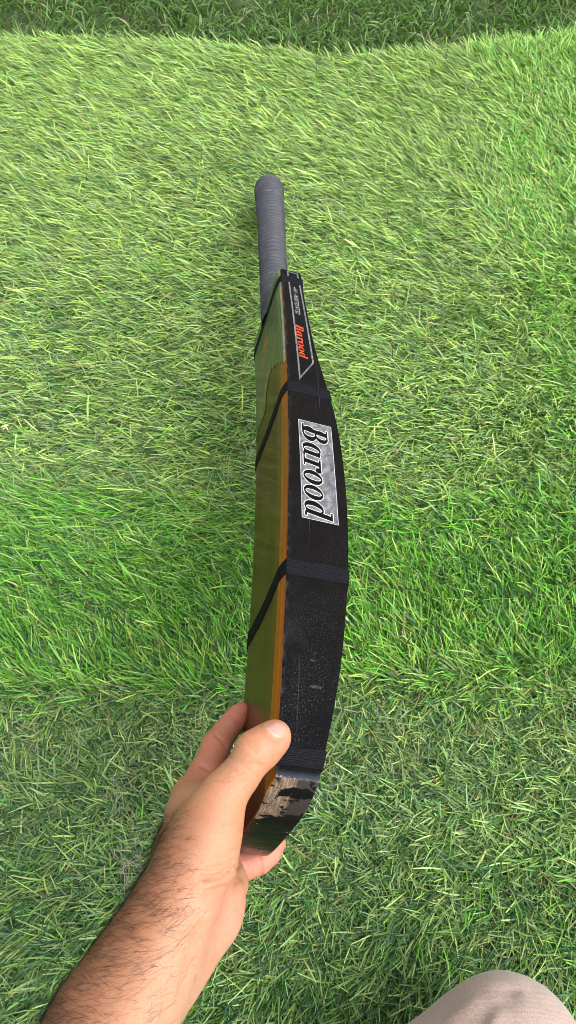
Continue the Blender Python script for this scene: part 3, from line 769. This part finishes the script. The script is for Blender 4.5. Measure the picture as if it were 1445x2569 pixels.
# crinkled film over the upper playing face, wrapped a little over the arris
A_, B_ = np.meshgrid(np.linspace(0, 1, 240), np.linspace(0, 1, 90), indexing='ij')
Wf = 0.0012 + (BWID - 0.002) * B_
low_edge = np.interp(Wf[0], [0, .006, .030, .044, .055, .062, .068, .074, .09, .114], [.420, .420, .446, .455, .450, .438, .418, .417, .418, .414])
low_edge = low_edge + 0.0035 * np.sin(Wf[0] * 520) * np.sin(Wf[0] * 1130 + 1)
Sf = (LB - 0.0012) + (low_edge[None, :] - LB + 0.0012) * A_
vf = batw(Sf, Wf, frontt(Wf) - 0.00035).reshape(-1, 3)
film_c = np.tile(np.array([.15, .18, .09]), (*Sf.shape, 1))
for (s0, w0, s1, w1, th) in ((.535, .058, .505, .072, .0022), (.520, .052, .512, .060, .003), (.500, .064, .497, .074, .0026), (.480, .030, .450, .070, .0011), (.470, .045, .440, .085, .0012), (.462, .052, .425, .092, .0010), (.51, .045, .50, .055, .0012)):
    dd = sd_seg(Sf, Wf, (s0, w0), (s1, w1)) - th * 1.5 * (0.6 + 0.5 * np.sin(Sf * 900) * np.sin(Wf * 1300))
    film_c[dd < 0] = (.85, .20, .02)
film_c[Wf < 0.0040] = (.55, .52, .42)
film = mesh_obj('face_film', vf, grid_faces(*Sf.shape)[:, ::-1].copy(), M_FILM, bat, BAT_O)
vec_attr(film, np.stack([Sf, Wf, 0 * Sf], -1).reshape(-1, 3), 'swt'); col_attr(film, film_c.reshape(-1, 3))
film['label'] = 'shiny crinkled film with orange lettering over the upper playing face'

# ribbed rubber grip
def grip():
    n, m = 900, 48
    s = np.linspace(LB - 0.018, LB + LH - 0.004, n); ph = np.linspace(0, 2 * np.pi, m, endpoint=False)
    k = np.clip((s - LB) / LH, 0, 1)
    rw = np.interp(k, [0, .12, .3, .8, .93, 1], [.0235, .0180, .0168, .0186, .0202, .0198])
    rt = np.interp(k, [0, .12, .3, .8, .93, 1], [.0155, .0158, .0162, .0184, .0200, .0196])
    cw, ct = hcentre(s)
    cap = np.clip((s - (LB + LH - 0.018)) / 0.014, 0, 1); shr = np.sqrt(np.clip(1 - (cap * 0.92) ** 2.6, 0, 1))
    saw = ((s[:, None] / 0.0080 + ph[None] / (2 * np.pi) + 0.30 * lowf(s[:, None] * 60, ph[None] * 0.6, 18, 1.0)) % 1.0)
    rib = 0.0030 * (np.minimum(1 - saw, saw * 6) - 0.5)
    rib = rib * (1 + 0.35 * lowf(s[:, None] * 30, ph[None] * 1.0, 8, 2.0)) * (1 - 0.6 * cap)[:, None]
    w = cw[:, None] + (rw * shr)[:, None] * np.cos(ph) + rib * np.cos(ph)
    t = ct[:, None] + (rt * shr)[:, None] * np.sin(ph) + rib * np.sin(ph)
    SS = np.repeat(s[:, None], m, 1)
    v = batw(SS, w, t - np.where(SS < LB, bowf(SS), 0)).reshape(-1, 3)
    i = np.arange((n - 1) * m); j = (i // m) * m + (i + 1) % m
    f = np.stack([i, j, j + m, i + m], -1)
    # nub closing the end
    ends = [v]; A_ = [np.stack([SS, w, t], -1).reshape(-1, 3)]; last = (n - 1) * m
    for q, (ds, sc) in enumerate(((0.0012, 0.75), (0.0022, 0.5), (0.0042, 0.42), (0.0050, 0.25), (0.0052, 0.01))):
        s2 = np.full(m, s[-1] + ds); c2w, c2t = hcentre(s2)
        w2 = c2w + rw[-1] * shr[-1] * sc * np.cos(ph); t2 = c2t + rt[-1] * shr[-1] * sc * np.sin(ph)
        ends.append(batw(s2, w2, t2)); A_.append(np.stack([s2, w2, t2], -1))
        k0 = last + q * m; a = np.arange(m); b = (a + 1) % m
        f = np.vstack([f, np.stack([k0 + a, k0 + b, k0 + m + b, k0 + m + a], -1)])
    o = mesh_obj('handle_grip', np.vstack(ends), f, M_GRIP, bat, BAT_O); vec_attr(o, np.vstack(A_), 'swt')
grip()

# chewed white fibre hanging from the far toe corner
pths = []
for i in range(4):
    p = np.array([0.006 + 0.006 * rng.random(), 0.004 + 0.004 * i, 0.030 + 0.002 * rng.random()]); pth = [batw(*p)]
    for j in range(6):
        p = p + np.array([rng.normal(-0.0006, 0.0010), rng.normal(0.0016, 0.0012), rng.normal(0.0004, 0.0012)]); p[2] = max(p[2], 0.0305)
        pth.append(batw(*p))
    pths.append(pth)
v, f = tubes(pths, 0.00008)
mesh_obj('frayed_fibre', v, f, M_WHITE, bat, BAT_O)

# ------------------------------------------------------------------ implicit modelling for the person
def surface_nets(fld, org, h):
    fld = fld.astype(np.float32); nx, ny, nz = fld.shape
    sg = fld < 0
    cs = np.zeros((nx - 1, ny - 1, nz - 1), np.int8)
    for a in (0, 1):
        for b in (0, 1):
            for c in (0, 1): cs += sg[a:nx - 1 + a, b:ny - 1 + b, c:nz - 1 + c]
    cells = np.argwhere((cs > 0) & (cs < 8))
    idx = -np.ones(cs.shape, np.int32); idx[tuple(cells.T)] = np.arange(len(cells))
    acc = np.zeros((len(cells), 3)); cnt = np.zeros(len(cells))
    cor = [(a, b, c) for a in (0, 1) for b in (0, 1) for c in (0, 1)]
    val = {q: fld[cells[:, 0] + q[0], cells[:, 1] + q[1], cells[:, 2] + q[2]] for q in cor}
    for q in cor:
        for ax in range(3):
            if q[ax] == 0:
                r = list(q); r[ax] = 1; r = tuple(r)
                fa, fb = val[q], val[r]; m = (fa < 0) != (fb < 0)
                t = np.where(m, fa / np.where(m, fa - fb, 1), 0)
                p = np.array(q, float)[None] + t[:, None] * (np.array(r) - np.array(q))[None]
                acc += np.where(m[:, None], p, 0); cnt += m
    v = org + (cells + acc / cnt[:, None]) * h
    quads = []
    for ax in range(3):
        o1, o2 = [a for a in range(3) if a != ax]
        if ax == 1: o1, o2 = o2, o1
        lo = [slice(None)] * 3; hi = [slice(None)] * 3
        lo[ax] = slice(0, -1); hi[ax] = slice(1, None)
        a, b = sg[tuple(lo)], sg[tuple(hi)]
        e = np.argwhere(a != b)
        ok = (e[:, o1] > 0) & (e[:, o2] > 0) & (e[:, o1] < fld.shape[o1] - 1) & (e[:, o2] < fld.shape[o2] - 1)
        e = e[ok]
        def cell(d1, d2):
            q = e.copy(); q[:, o1] -= d1; q[:, o2] -= d2
            return idx[q[:, 0], q[:, 1], q[:, 2]]
        qd = np.stack([cell(1, 1), cell(0, 1), cell(0, 0), cell(1, 0)], -1)
        flip = ~a[tuple(e.T)]
        qd[flip] = qd[flip][:, ::-1]
        quads.append(qd)
    return v, np.concatenate(quads)
def smooth_mesh(v, f, it=4, lam=0.5):
    e = np.concatenate([f[:, [0, 1]], f[:, [1, 2]], f[:, [2, 3]], f[:, [3, 0]]])
    deg = np.bincount(e[:, 0], minlength=len(v)) + np.bincount(e[:, 1], minlength=len(v))
    for _ in range(it):
        acc = np.zeros_like(v)
        for c in range(3):
            acc[:, c] = np.bincount(e[:, 0], v[e[:, 1], c], len(v)) + np.bincount(e[:, 1], v[e[:, 0], c], len(v))
        v = v + lam * (acc / deg[:, None] - v)
    return v
class Field:
    def __init__(s, lo, hi, h):
        s.lo = np.array(lo, float); s.h = h; s.n = np.ceil((np.array(hi) - s.lo) / h).astype(int) + 1
    def blank(s): return np.full(s.n, 0.5, np.float32)
    def box(s, a, b, pad):
        i0 = np.clip(np.floor((np.minimum(a, b) - pad - s.lo) / s.h).astype(int), 0, s.n - 1)
        i1 = np.clip(np.ceil((np.maximum(a, b) + pad - s.lo) / s.h).astype(int) + 1, 1, s.n)
        sl = tuple(slice(x, y) for x, y in zip(i0, i1))
        ax = [(s.lo[k] + s.h * np.arange(i0[k], i1[k])).astype(np.float32) for k in range(3)]
        return sl, np.meshgrid(*ax, indexing='ij', sparse=True)
    def cone(s, acc, a, b, ra, rb, k):
        a, b = np.asarray(a, float), np.asarray(b, float)
        pad = max(ra, rb) + 0.030
        sl, (x, y, z) = s.box(a, b, pad)
        d = b - a; L2 = float(d @ d) + 1e-12
        t = np.clip(((x - a[0]) * d[0] + (y - a[1]) * d[1] + (z - a[2]) * d[2]) / L2, 0, 1)
        q = np.sqrt((x - a[0] - t * d[0]) ** 2 + (y - a[1] - t * d[1]) ** 2 + (z - a[2] - t * d[2]) ** 2) - (ra + (rb - ra) * t)
        o = acc[sl]
        if k <= 0: acc[sl] = np.minimum(o, q)
        else:
            hh = np.maximum(k - np.abs(o - q), 0) / k
            acc[sl] = np.minimum(o, q) - hh * hh * k * 0.25
    def join(s, acc, other, k):
        m = (other < 0.45)
        hh = np.maximum(k - np.abs(acc - other), 0) / k
        r = np.minimum(acc, other) - hh * hh * k * 0.25
        return np.where(m, r, acc)

# ------------------------------------------------------------------ left forearm and hand (lens coordinates)
def build_arm():
    Fd = Field((-0.30, -0.62, 0.28), (0.025, -0.125, 0.62), 0.00125)
    R = lambda px, py, d, r: (ray(px, py, d), r)
    def chain(acc, pts, k):
        for (a, ra), (b, rb) in zip(pts[:-1], pts[1:]): Fd.cone(acc, a, b, ra, rb, k)
    arm = Fd.blank()
    # forearm: two columns side by side make the oval section
    chain(arm, [R(-60, 3150, .345, .038), R(110, 2890, .362, .034), R(285, 2565, .385, .0272), R(382, 2390, .405, .0222), R(438, 2270, .415, .0205)], 0.02)
    chain(arm, [R(-30, 3150, .375, .038), R(130, 2890, .390, .033), R(296, 2560, .410, .0250), R(394, 2390, .432, .0205), R(444, 2270, .448, .0190)], 0.02)
    # back of the hand and metacarpals
    chain(arm, [R(446, 2260, .425, .0205), R(484, 2140, .450, .0205), R(490, 2050, .490, .0172), R(484, 2008, .515, .0155)], 0.012)
    chain(arm, [R(450, 2260, .445, .0215), R(490, 2130, .490, .0190), R(498, 2062, .535, .0148)], 0.012)
    chain(arm, [R(460, 2270, .455, .0200), R(505, 2160, .510, .0180), R(522, 2112, .552, .0140)], 0.012)
    chain(arm, [R(470, 2290, .455, .0195), R(525, 2220, .510, .0170), R(556, 2172, .552, .0132)], 0.012)
    # first metacarpal and thenar
    tm = Fd.blank()
    chain(tm, [R(445, 2250, .415, .0215), R(500, 2135, .430, .0205), R(534, 2052, .437, .0158), R(564, 1988, .440, .0119)], 0.010)
    chain(tm, [R(512, 2165, .440, .0160), R(538, 2100, .447, .0140)], 0.010)
    arm = Fd.join(arm, tm, 0.005)
    # palm heel on the little-finger side
    heel = Fd.blank()
    chain(heel, [R(525, 2300, .443, .0152), R(542, 2256, .453, .0146), R(560, 2215, .490, .0135), R(562, 2180, .535, .0120)], 0.010)
    arm = Fd.join(arm, heel, 0.0045)
    low = Fd.blank(); chain(low, [R(445, 2440, .415, .0120), R(484, 2365, .430, .0135), R(522, 2305, .442, .0146)], 0.010)
    arm = Fd.join(arm, low, 0.016)
    # web between thumb and index
    web = Fd.blank(); chain(web, [R(522, 2070, .455, .0120), R(505, 2045, .490, .0110)], 0.01); arm = Fd.join(arm, web, 0.008)
    # thumb
    th = Fd.blank()
    chain(th, [R(564, 1988, .440, .0119), R(602, 1945, .443, .0106), R(640, 1891, .447, .0106)], 0.006)
    chain(th, [R(640, 1891, .447, .0106), R(664, 1868, .452, .0103), R(690, 1846, .4575, .0098)], 0.006)
    chain(th, [R(655, 1885, .455, .0096), R(684, 1862, .4605, .0085)], 0.006)
    chain(th, [R(628, 1872, .4460, .0078), R(645, 1872, .4465, .0082)], 0.005)
    arm = Fd.join(arm, th, 0.006)
    # fingers: index lies up the face, the others reach under the far edge
    def finger(p, k=0.006):
        a = Fd.blank()
        for i in range(len(p) - 1): chain(a, p[i:i + 2], 0.004)
        return a
    W1 = BWID
    bt = lambda s, w, t, r: (batc(s, w, t), r)
    idx = finger([R(484, 2008, .515, .0152), R(514, 1940, .536, .0112), R(542, 1872, .556, .0105), R(562, 1840, .565, .0089), R(582, 1815, .571, .0083), R(596, 1797, .574, .0078), R(607, 1783, .576, .0067)])
    mid = finger([R(498, 2062, .535, .0148), R(548, 1995, .558, .0112), bt(.060, W1 + .011, -.012, .0105), bt(.062, W1 + .0105, .014, .0088), bt(.064, W1 + .010, .030, .0072)])
    rin = finger([R(522, 2112, .552, .0140), R(548, 2070, .560, .0110), bt(.033, W1 + .011, -.012, .0102), bt(.036, W1 + .0105, .014, .0086), bt(.038, W1 + .010, .030, .0070)])
    pin = finger([R(556, 2172, .552, .0130), R(580, 2172, .548, .0112), R(612, 2170, .546, .0104), R(650, 2160, .548, .0088), R(678, 2141, .552, .0074), R(700, 2116, .556, .0056)])
    for fg in (idx, mid, rin, pin): arm = Fd.join(arm, fg, 0.0045)
    v, f = surface_nets(arm, Fd.lo, Fd.h)
    v = smooth_mesh(v, f, 6)
    return v, f
hv, hf = build_arm()

def vnormals(v, f):
    n = np.cross(v[f[:, 2]] - v[f[:, 0]], v[f[:, 3]] - v[f[:, 1]]); o = np.zeros_like(v)
    for k in range(4):
        for c in range(3): o[:, c] += np.bincount(f[:, k], n[:, c], len(v))
    return o / (np.linalg.norm(o, axis=1, keepdims=True) + 1e-12)
hn = vnormals(hv, hf)
ctr = hv.mean(0)
if ((hv - ctr) * hn).sum() < 0: hf = hf[:, ::-1].copy(); hn = -hn

# sculpted skin folds, knuckle wrinkles and tendons: (polyline in measured points, depth in m, half width in px, depth range)
def fold(pl, depth, sig, dmin=0.0, dmax=9.0):
    global hv
    q = campx(hv); d = np.full(len(hv), 1e9)
    sel = (hv[:, 2] > dmin) & (hv[:, 2] < dmax) & ((hn * hv).sum(1) < 0.0)
    for a, b in zip(pl[:-1], pl[1:]): d = np.minimum(d, sd_seg(q[:, 0], q[:, 1], a, b))
    amt = depth * np.exp(-(d / sig) ** 2) * sel
    hv = hv - hn * amt[:, None]
fold([(575, 2182), (560, 2192), (540, 2200), (508, 2204)], 0.0019, 6, 0, .50)
fold([(590, 2192), (560, 2212), (520, 2222)], -0.0012, 9, 0, .50)
fold([(600, 2170), (580, 2183)], 0.0009, 7, 0, .52)
fold([(560, 2225), (535, 2236), (515, 2238)], 0.0010, 6, 0, .50)
fold([(590, 2155), (566, 2172), (540, 2178), (515, 2180)], 0.0013, 5, 0, .50)
fold([(598, 2128), (572, 2140), (545, 2146)], 0.0010, 5, 0, .50)
fold([(604, 2068), (578, 2060), (560, 2064)], 0.0008, 5, 0, .50)
fold([(605, 2225), (560, 2262), (520, 2300)], -0.0012, 20, 0, .50)
fold([(500, 2330), (470, 2420), (455, 2480)], 0.0012, 14, 0, .50)
fold([(575, 1900), (600, 1912), (622, 1930)], 0.0006, 5, 0, .50)
fold([(600, 1862), (618, 1868), (640, 1888)], 0.0008, 4.5, 0, .50)
fold([(652, 1822), (660, 1832), (682, 1851), (704, 1864)], 0.0007, 5, 0, .50)
fold([(704, 1862), (722, 1850), (732, 1834)], 0.0005, 5, 0, .50)
fold([(606, 1850), (622, 1860), (648, 1882)], 0.0006, 4.5, 0, .50)
fold([(660, 1925), (645, 1916), (630, 1915)], 0.0007, 6, 0, .50)
fold([(540, 1843), (553, 1853), (566, 1868)], 0.0012, 5, .50)       # index joint lines
fold([(505, 1920), (525, 1930), (546, 1940)], 0.0013, 6, .50)
fold([(588, 1800), (598, 1812), (606, 1826)], 0.0008, 5, .50)
fold([(648, 2140), (655, 2165), (656, 2195)], 0.0009, 5, .50)       # little-finger joint line
fold([(612, 2190), (616, 2170), (606, 2150)], 0.0007, 6, .50)
hn = vnormals(hv, hf)

# skin tone: tanned on the back of the arm, paler and pinker on the palm side
q = campx(hv)
tone = np.tile(np.array([0.400, 0.200, 0.108]), (len(hv), 1))
def blend(mask, c):
    global tone
    tone = tone * (1 - mask[:, None]) + np.asarray(c)[None] * mask[:, None]
def blob(px, py, r, dmin=0.0, dmax=9.0): return np.exp(-(((q[:, 0] - px) ** 2 + (q[:, 1] - py) ** 2) / r ** 2)) * ((hv[:, 2] > dmin) & (hv[:, 2] < dmax))
back = np.clip((-(hn[:, 0] * 0.88 - hn[:, 1] * 0.47)) * 0.9 + 0.15, 0, 1)
blend(0.95 * back ** 0.8 * np.clip((q[:, 1] - 1980) / 120, 0, 1), (0.185, 0.078, 0.034))
pale = np.clip((hn[:, 0] * 0.88 - hn[:, 1] * 0.47) * 0.9 + 0.1, 0, 1)
blend(0.75 * pale * np.clip((q[:, 1] - 2150) / 150, 0, 1), (0.44, 0.270, 0.180))
blend(0.60 * (hv[:, 2] > .505), (0.39, 0.128, 0.086))              # fingers
blend(0.55 * blob(610, 1775, 45, .5), (0.45, 0.140, 0.098))
blend(0.7 * blob(580, 2285, 62, 0, .6), (0.50, 0.220, 0.155))
blend(0.4 * blob(585, 2150, 34, 0, .5), (0.55, 0.22, 0.15))
blend(0.50 * blob(665, 2165, 70, .5), (0.52, 0.235, 0.180))
blend(0.55 * blob(700, 1880, 50, 0, .5), (0.50, 0.205, 0.138))
blend(0.5 * blob(722, 1835, 18, 0, .5), (0.54, 0.34, 0.20))
blend(0.3 * blob(560, 2120, 60, 0, .5), (0.46, 0.255, 0.165))
person_o = cam2w(ray(420, 2290, .42)); person_o[2] = 0.0
person = mesh_obj('person', cam2w(hv), hf, M_SKIN, origin=person_o)
col_attr(person, tone); vec_attr(person, hv, 'cam')
tag(person, 'person sitting on the turf in beige trousers, bare left hand gripping the bat toe', 'person')

# thumb nail, laid on the surface
bvh = BVHTree.FromPolygons([tuple(p) for p in hv], [tuple(int(x) for x in r) for r in hf])
def on_skin(px, py):
    d = Vector(ray(px, py, 1.0)).normalized()
    loc, nor, _, _ = bvh.ray_cast(Vector((0, 0, 0)), d)
    return (np.array(loc), np.array(nor)) if loc is not None else None
def nail():
    b0, b1 = np.array([660., 1828.]), np.array([703., 1857.])       # cuticle line
    t0, t1 = np.array([694., 1805.]), np.array([727., 1832.])       # free end
    n, m = 16, 16; V_ = []
    for i in range(n):
        a = i / (n - 1)
        for j in range(m):
            b = j / (m - 1); bb = (b - 0.5) * 2
            p = (b0 * (1 - b) + b1 * b) * (1 - a) + (t0 * (1 - b) + t1 * b) * a
            dirn = ((t0 + t1) - (b0 + b1)) / 2; dirn = dirn / np.linalg.norm(dirn)
            p = p + dirn * (4.0 * bb * bb * (1 - a) - 6.5 * bb * bb * a + 2 * a - 1.5 * (1 - a))
            h = on_skin(*p)
            if h is None: h = on_skin(*(0.8 * p + 0.2 * (b0 + b1 + t0 + t1) / 4))
            loc, nor = h
            rim_ = max(abs(bb), 1 - 2 * a if a < .5 else 0, abs(2 * a - 1))
            V_.append(loc + nor * (0.00055 * (1 - rim_ ** 6) - 0.0001 * rim_ ** 6))
    V_ = np.array(V_).reshape(n, m, 3)
    for _ in range(2):
        V2 = V_.copy(); V2[1:-1, 1:-1] = (V_[:-2, 1:-1] + V_[2:, 1:-1] + V_[1:-1, :-2] + V_[1:-1, 2:]) / 4; V_ = V2
    f = grid_faces(n, m)
    v = V_.reshape(-1, 3)
    nn = np.cross(v[f[0, 1]] - v[f[0, 0]], v[f[0, 3]] - v[f[0, 0]])
    if nn @ v[f[0, 0]] > 0: f = f[:, ::-1].copy()
    mesh_obj('thumb_nail', cam2w(v), f, M_NAIL, person, person_o)
nail()

# arm hair: single strands rooted in the skin
def arm_hair(n):
    fc = hv[hf].mean(1); fn = np.cross(hv[hf[:, 2]] - hv[hf[:, 0]], hv[hf[:, 3]] - hv[hf[:, 1]]); ar = np.linalg.norm(fn, axis=1); fn /= ar[:, None] + 1e-12
    pq = campx(fc)
    bk = np.clip(-(fn[:, 0] * 0.88 - fn[:, 1] * 0.47) * 0.75 + 0.68, 0.0, 1)
    wgt = ar * bk * (fc[:, 2] < .49) * np.clip((pq[:, 1] - 2030) / 180, 0.0, 1) * (pq[:, 1] < 2750)
    wgt *= np.where((pq[:, 0] > 520) & (pq[:, 1] < 2400), 0.05, 1)
    # two thinner patches: behind the index knuckle, and a few on the thumb
    wgt += ar * 1.0 * np.exp(-((pq[:, 0] - 425) ** 2 + (pq[:, 1] - 2085) ** 2) / 45 ** 2) + ar * 0.16 * np.exp(-((pq[:, 0] - 600) ** 2 + (pq[:, 1] - 1945) ** 2) / 30 ** 2) * (fc[:, 2] < .49)
    pick = rng.choice(len(fc), n, p=wgt / wgt.sum())
    axis = np.array([-0.40, -0.86, -0.18]); axis /= np.linalg.norm(axis)
    paths = []
    for k in pick:
        p = fc[k] + rng.normal(0, 0.0006, 3); nr = fn[k]
        side = np.cross(nr, axis); side /= np.linalg.norm(side) + 1e-9
        if side[0] > 0: side = -side
        big = pq[k, 1] > 2150
        d = axis * rng.normal(0.55, 0.35) + side * rng.normal(0.75, 0.3) + nr * abs(rng.normal(0.22, 0.10))
        d /= np.linalg.norm(d); L_ = rng.uniform(0.007, 0.019) * (1 if big else 0.6)
        pth = [p - nr * 0.0003]; bend = rng.normal(0.30, 0.30)
        for j in range(4):
            pth.append(pth[-1] + d * L_ / 4)
            d = d + axis * bend * 0.6 - nr * 0.06 + rng.normal(0, 0.11, 3); d /= np.linalg.norm(d)
        paths.append(cam2w(np.array(pth)))
    v, f = tubes(paths, 0.000046, 3)
    o = mesh_obj('arm_hair', v, f, M_HAIR, person, person_o); o['kind'] = 'stuff'
arm_hair(9000)

# ------------------------------------------------------------------ the knee in beige trousers
def trousers():
    Fd = Field((-0.10, -0.62, 0.0), (0.46, 0.06, 0.26), 0.004)
    K = np.array([0.151, -0.064, 0.107])
    a = Fd.blank()
    Fd.cone(a, K, K + np.array([0.13, -0.36, 0.0]), 0.047, 0.090, 0.02)            # thigh
    Fd.cone(a, K, K + np.array([-0.16, -0.085, -0.055]), 0.045, 0.052, 0.025)       # shin folded in
    Fd.cone(a, K + np.array([0.0, -0.02, -0.03]), K + np.array([-0.02, -0.12, -0.06]), 0.045, 0.06, 0.03)
    v, f = surface_nets(a, Fd.lo, Fd.h); v = smooth_mesh(v, f, 6); n = vnormals(v, f)
    if ((v - v.mean(0)) * n).sum() < 0: f = f[:, ::-1].copy(); n = -n
    # cloth folds running off the knee
    q = campx(w2cam(v)); amt = np.zeros(len(v))
    for pl, d, sg in (([(1285, 2495), (1255, 2520), (1215, 2560), (1180, 2610)], -.0001+.0022, 24), ([(1300, 2478), (1275, 2482), (1250, 2480)], .0022, 8), ([(1330, 2480), (1390, 2530), (1440, 2600)], .0020, 14), ([(1190, 2515), (1130, 2560)], -.002, 18), ([(1250, 2540), (1225, 2590)], -.003, 18)):
        dd = np.full(len(v), 1e9)
        for p0, p1 in zip(pl[:-1], pl[1:]): dd = np.minimum(dd, sd_seg(q[:, 0], q[:, 1], p0, p1))
        amt += d * np.exp(-(dd / sg) ** 2) * (v[:, 2] > 0.07)
    v = v - n * amt[:, None] + n * (0.0016 * lowf(v[:, 0] * 1.0 + v[:, 2], v[:, 1], 21, 50))[:, None]
    mesh_obj('trousers', v, f, M_CLOTH, person, person_o)
trousers()
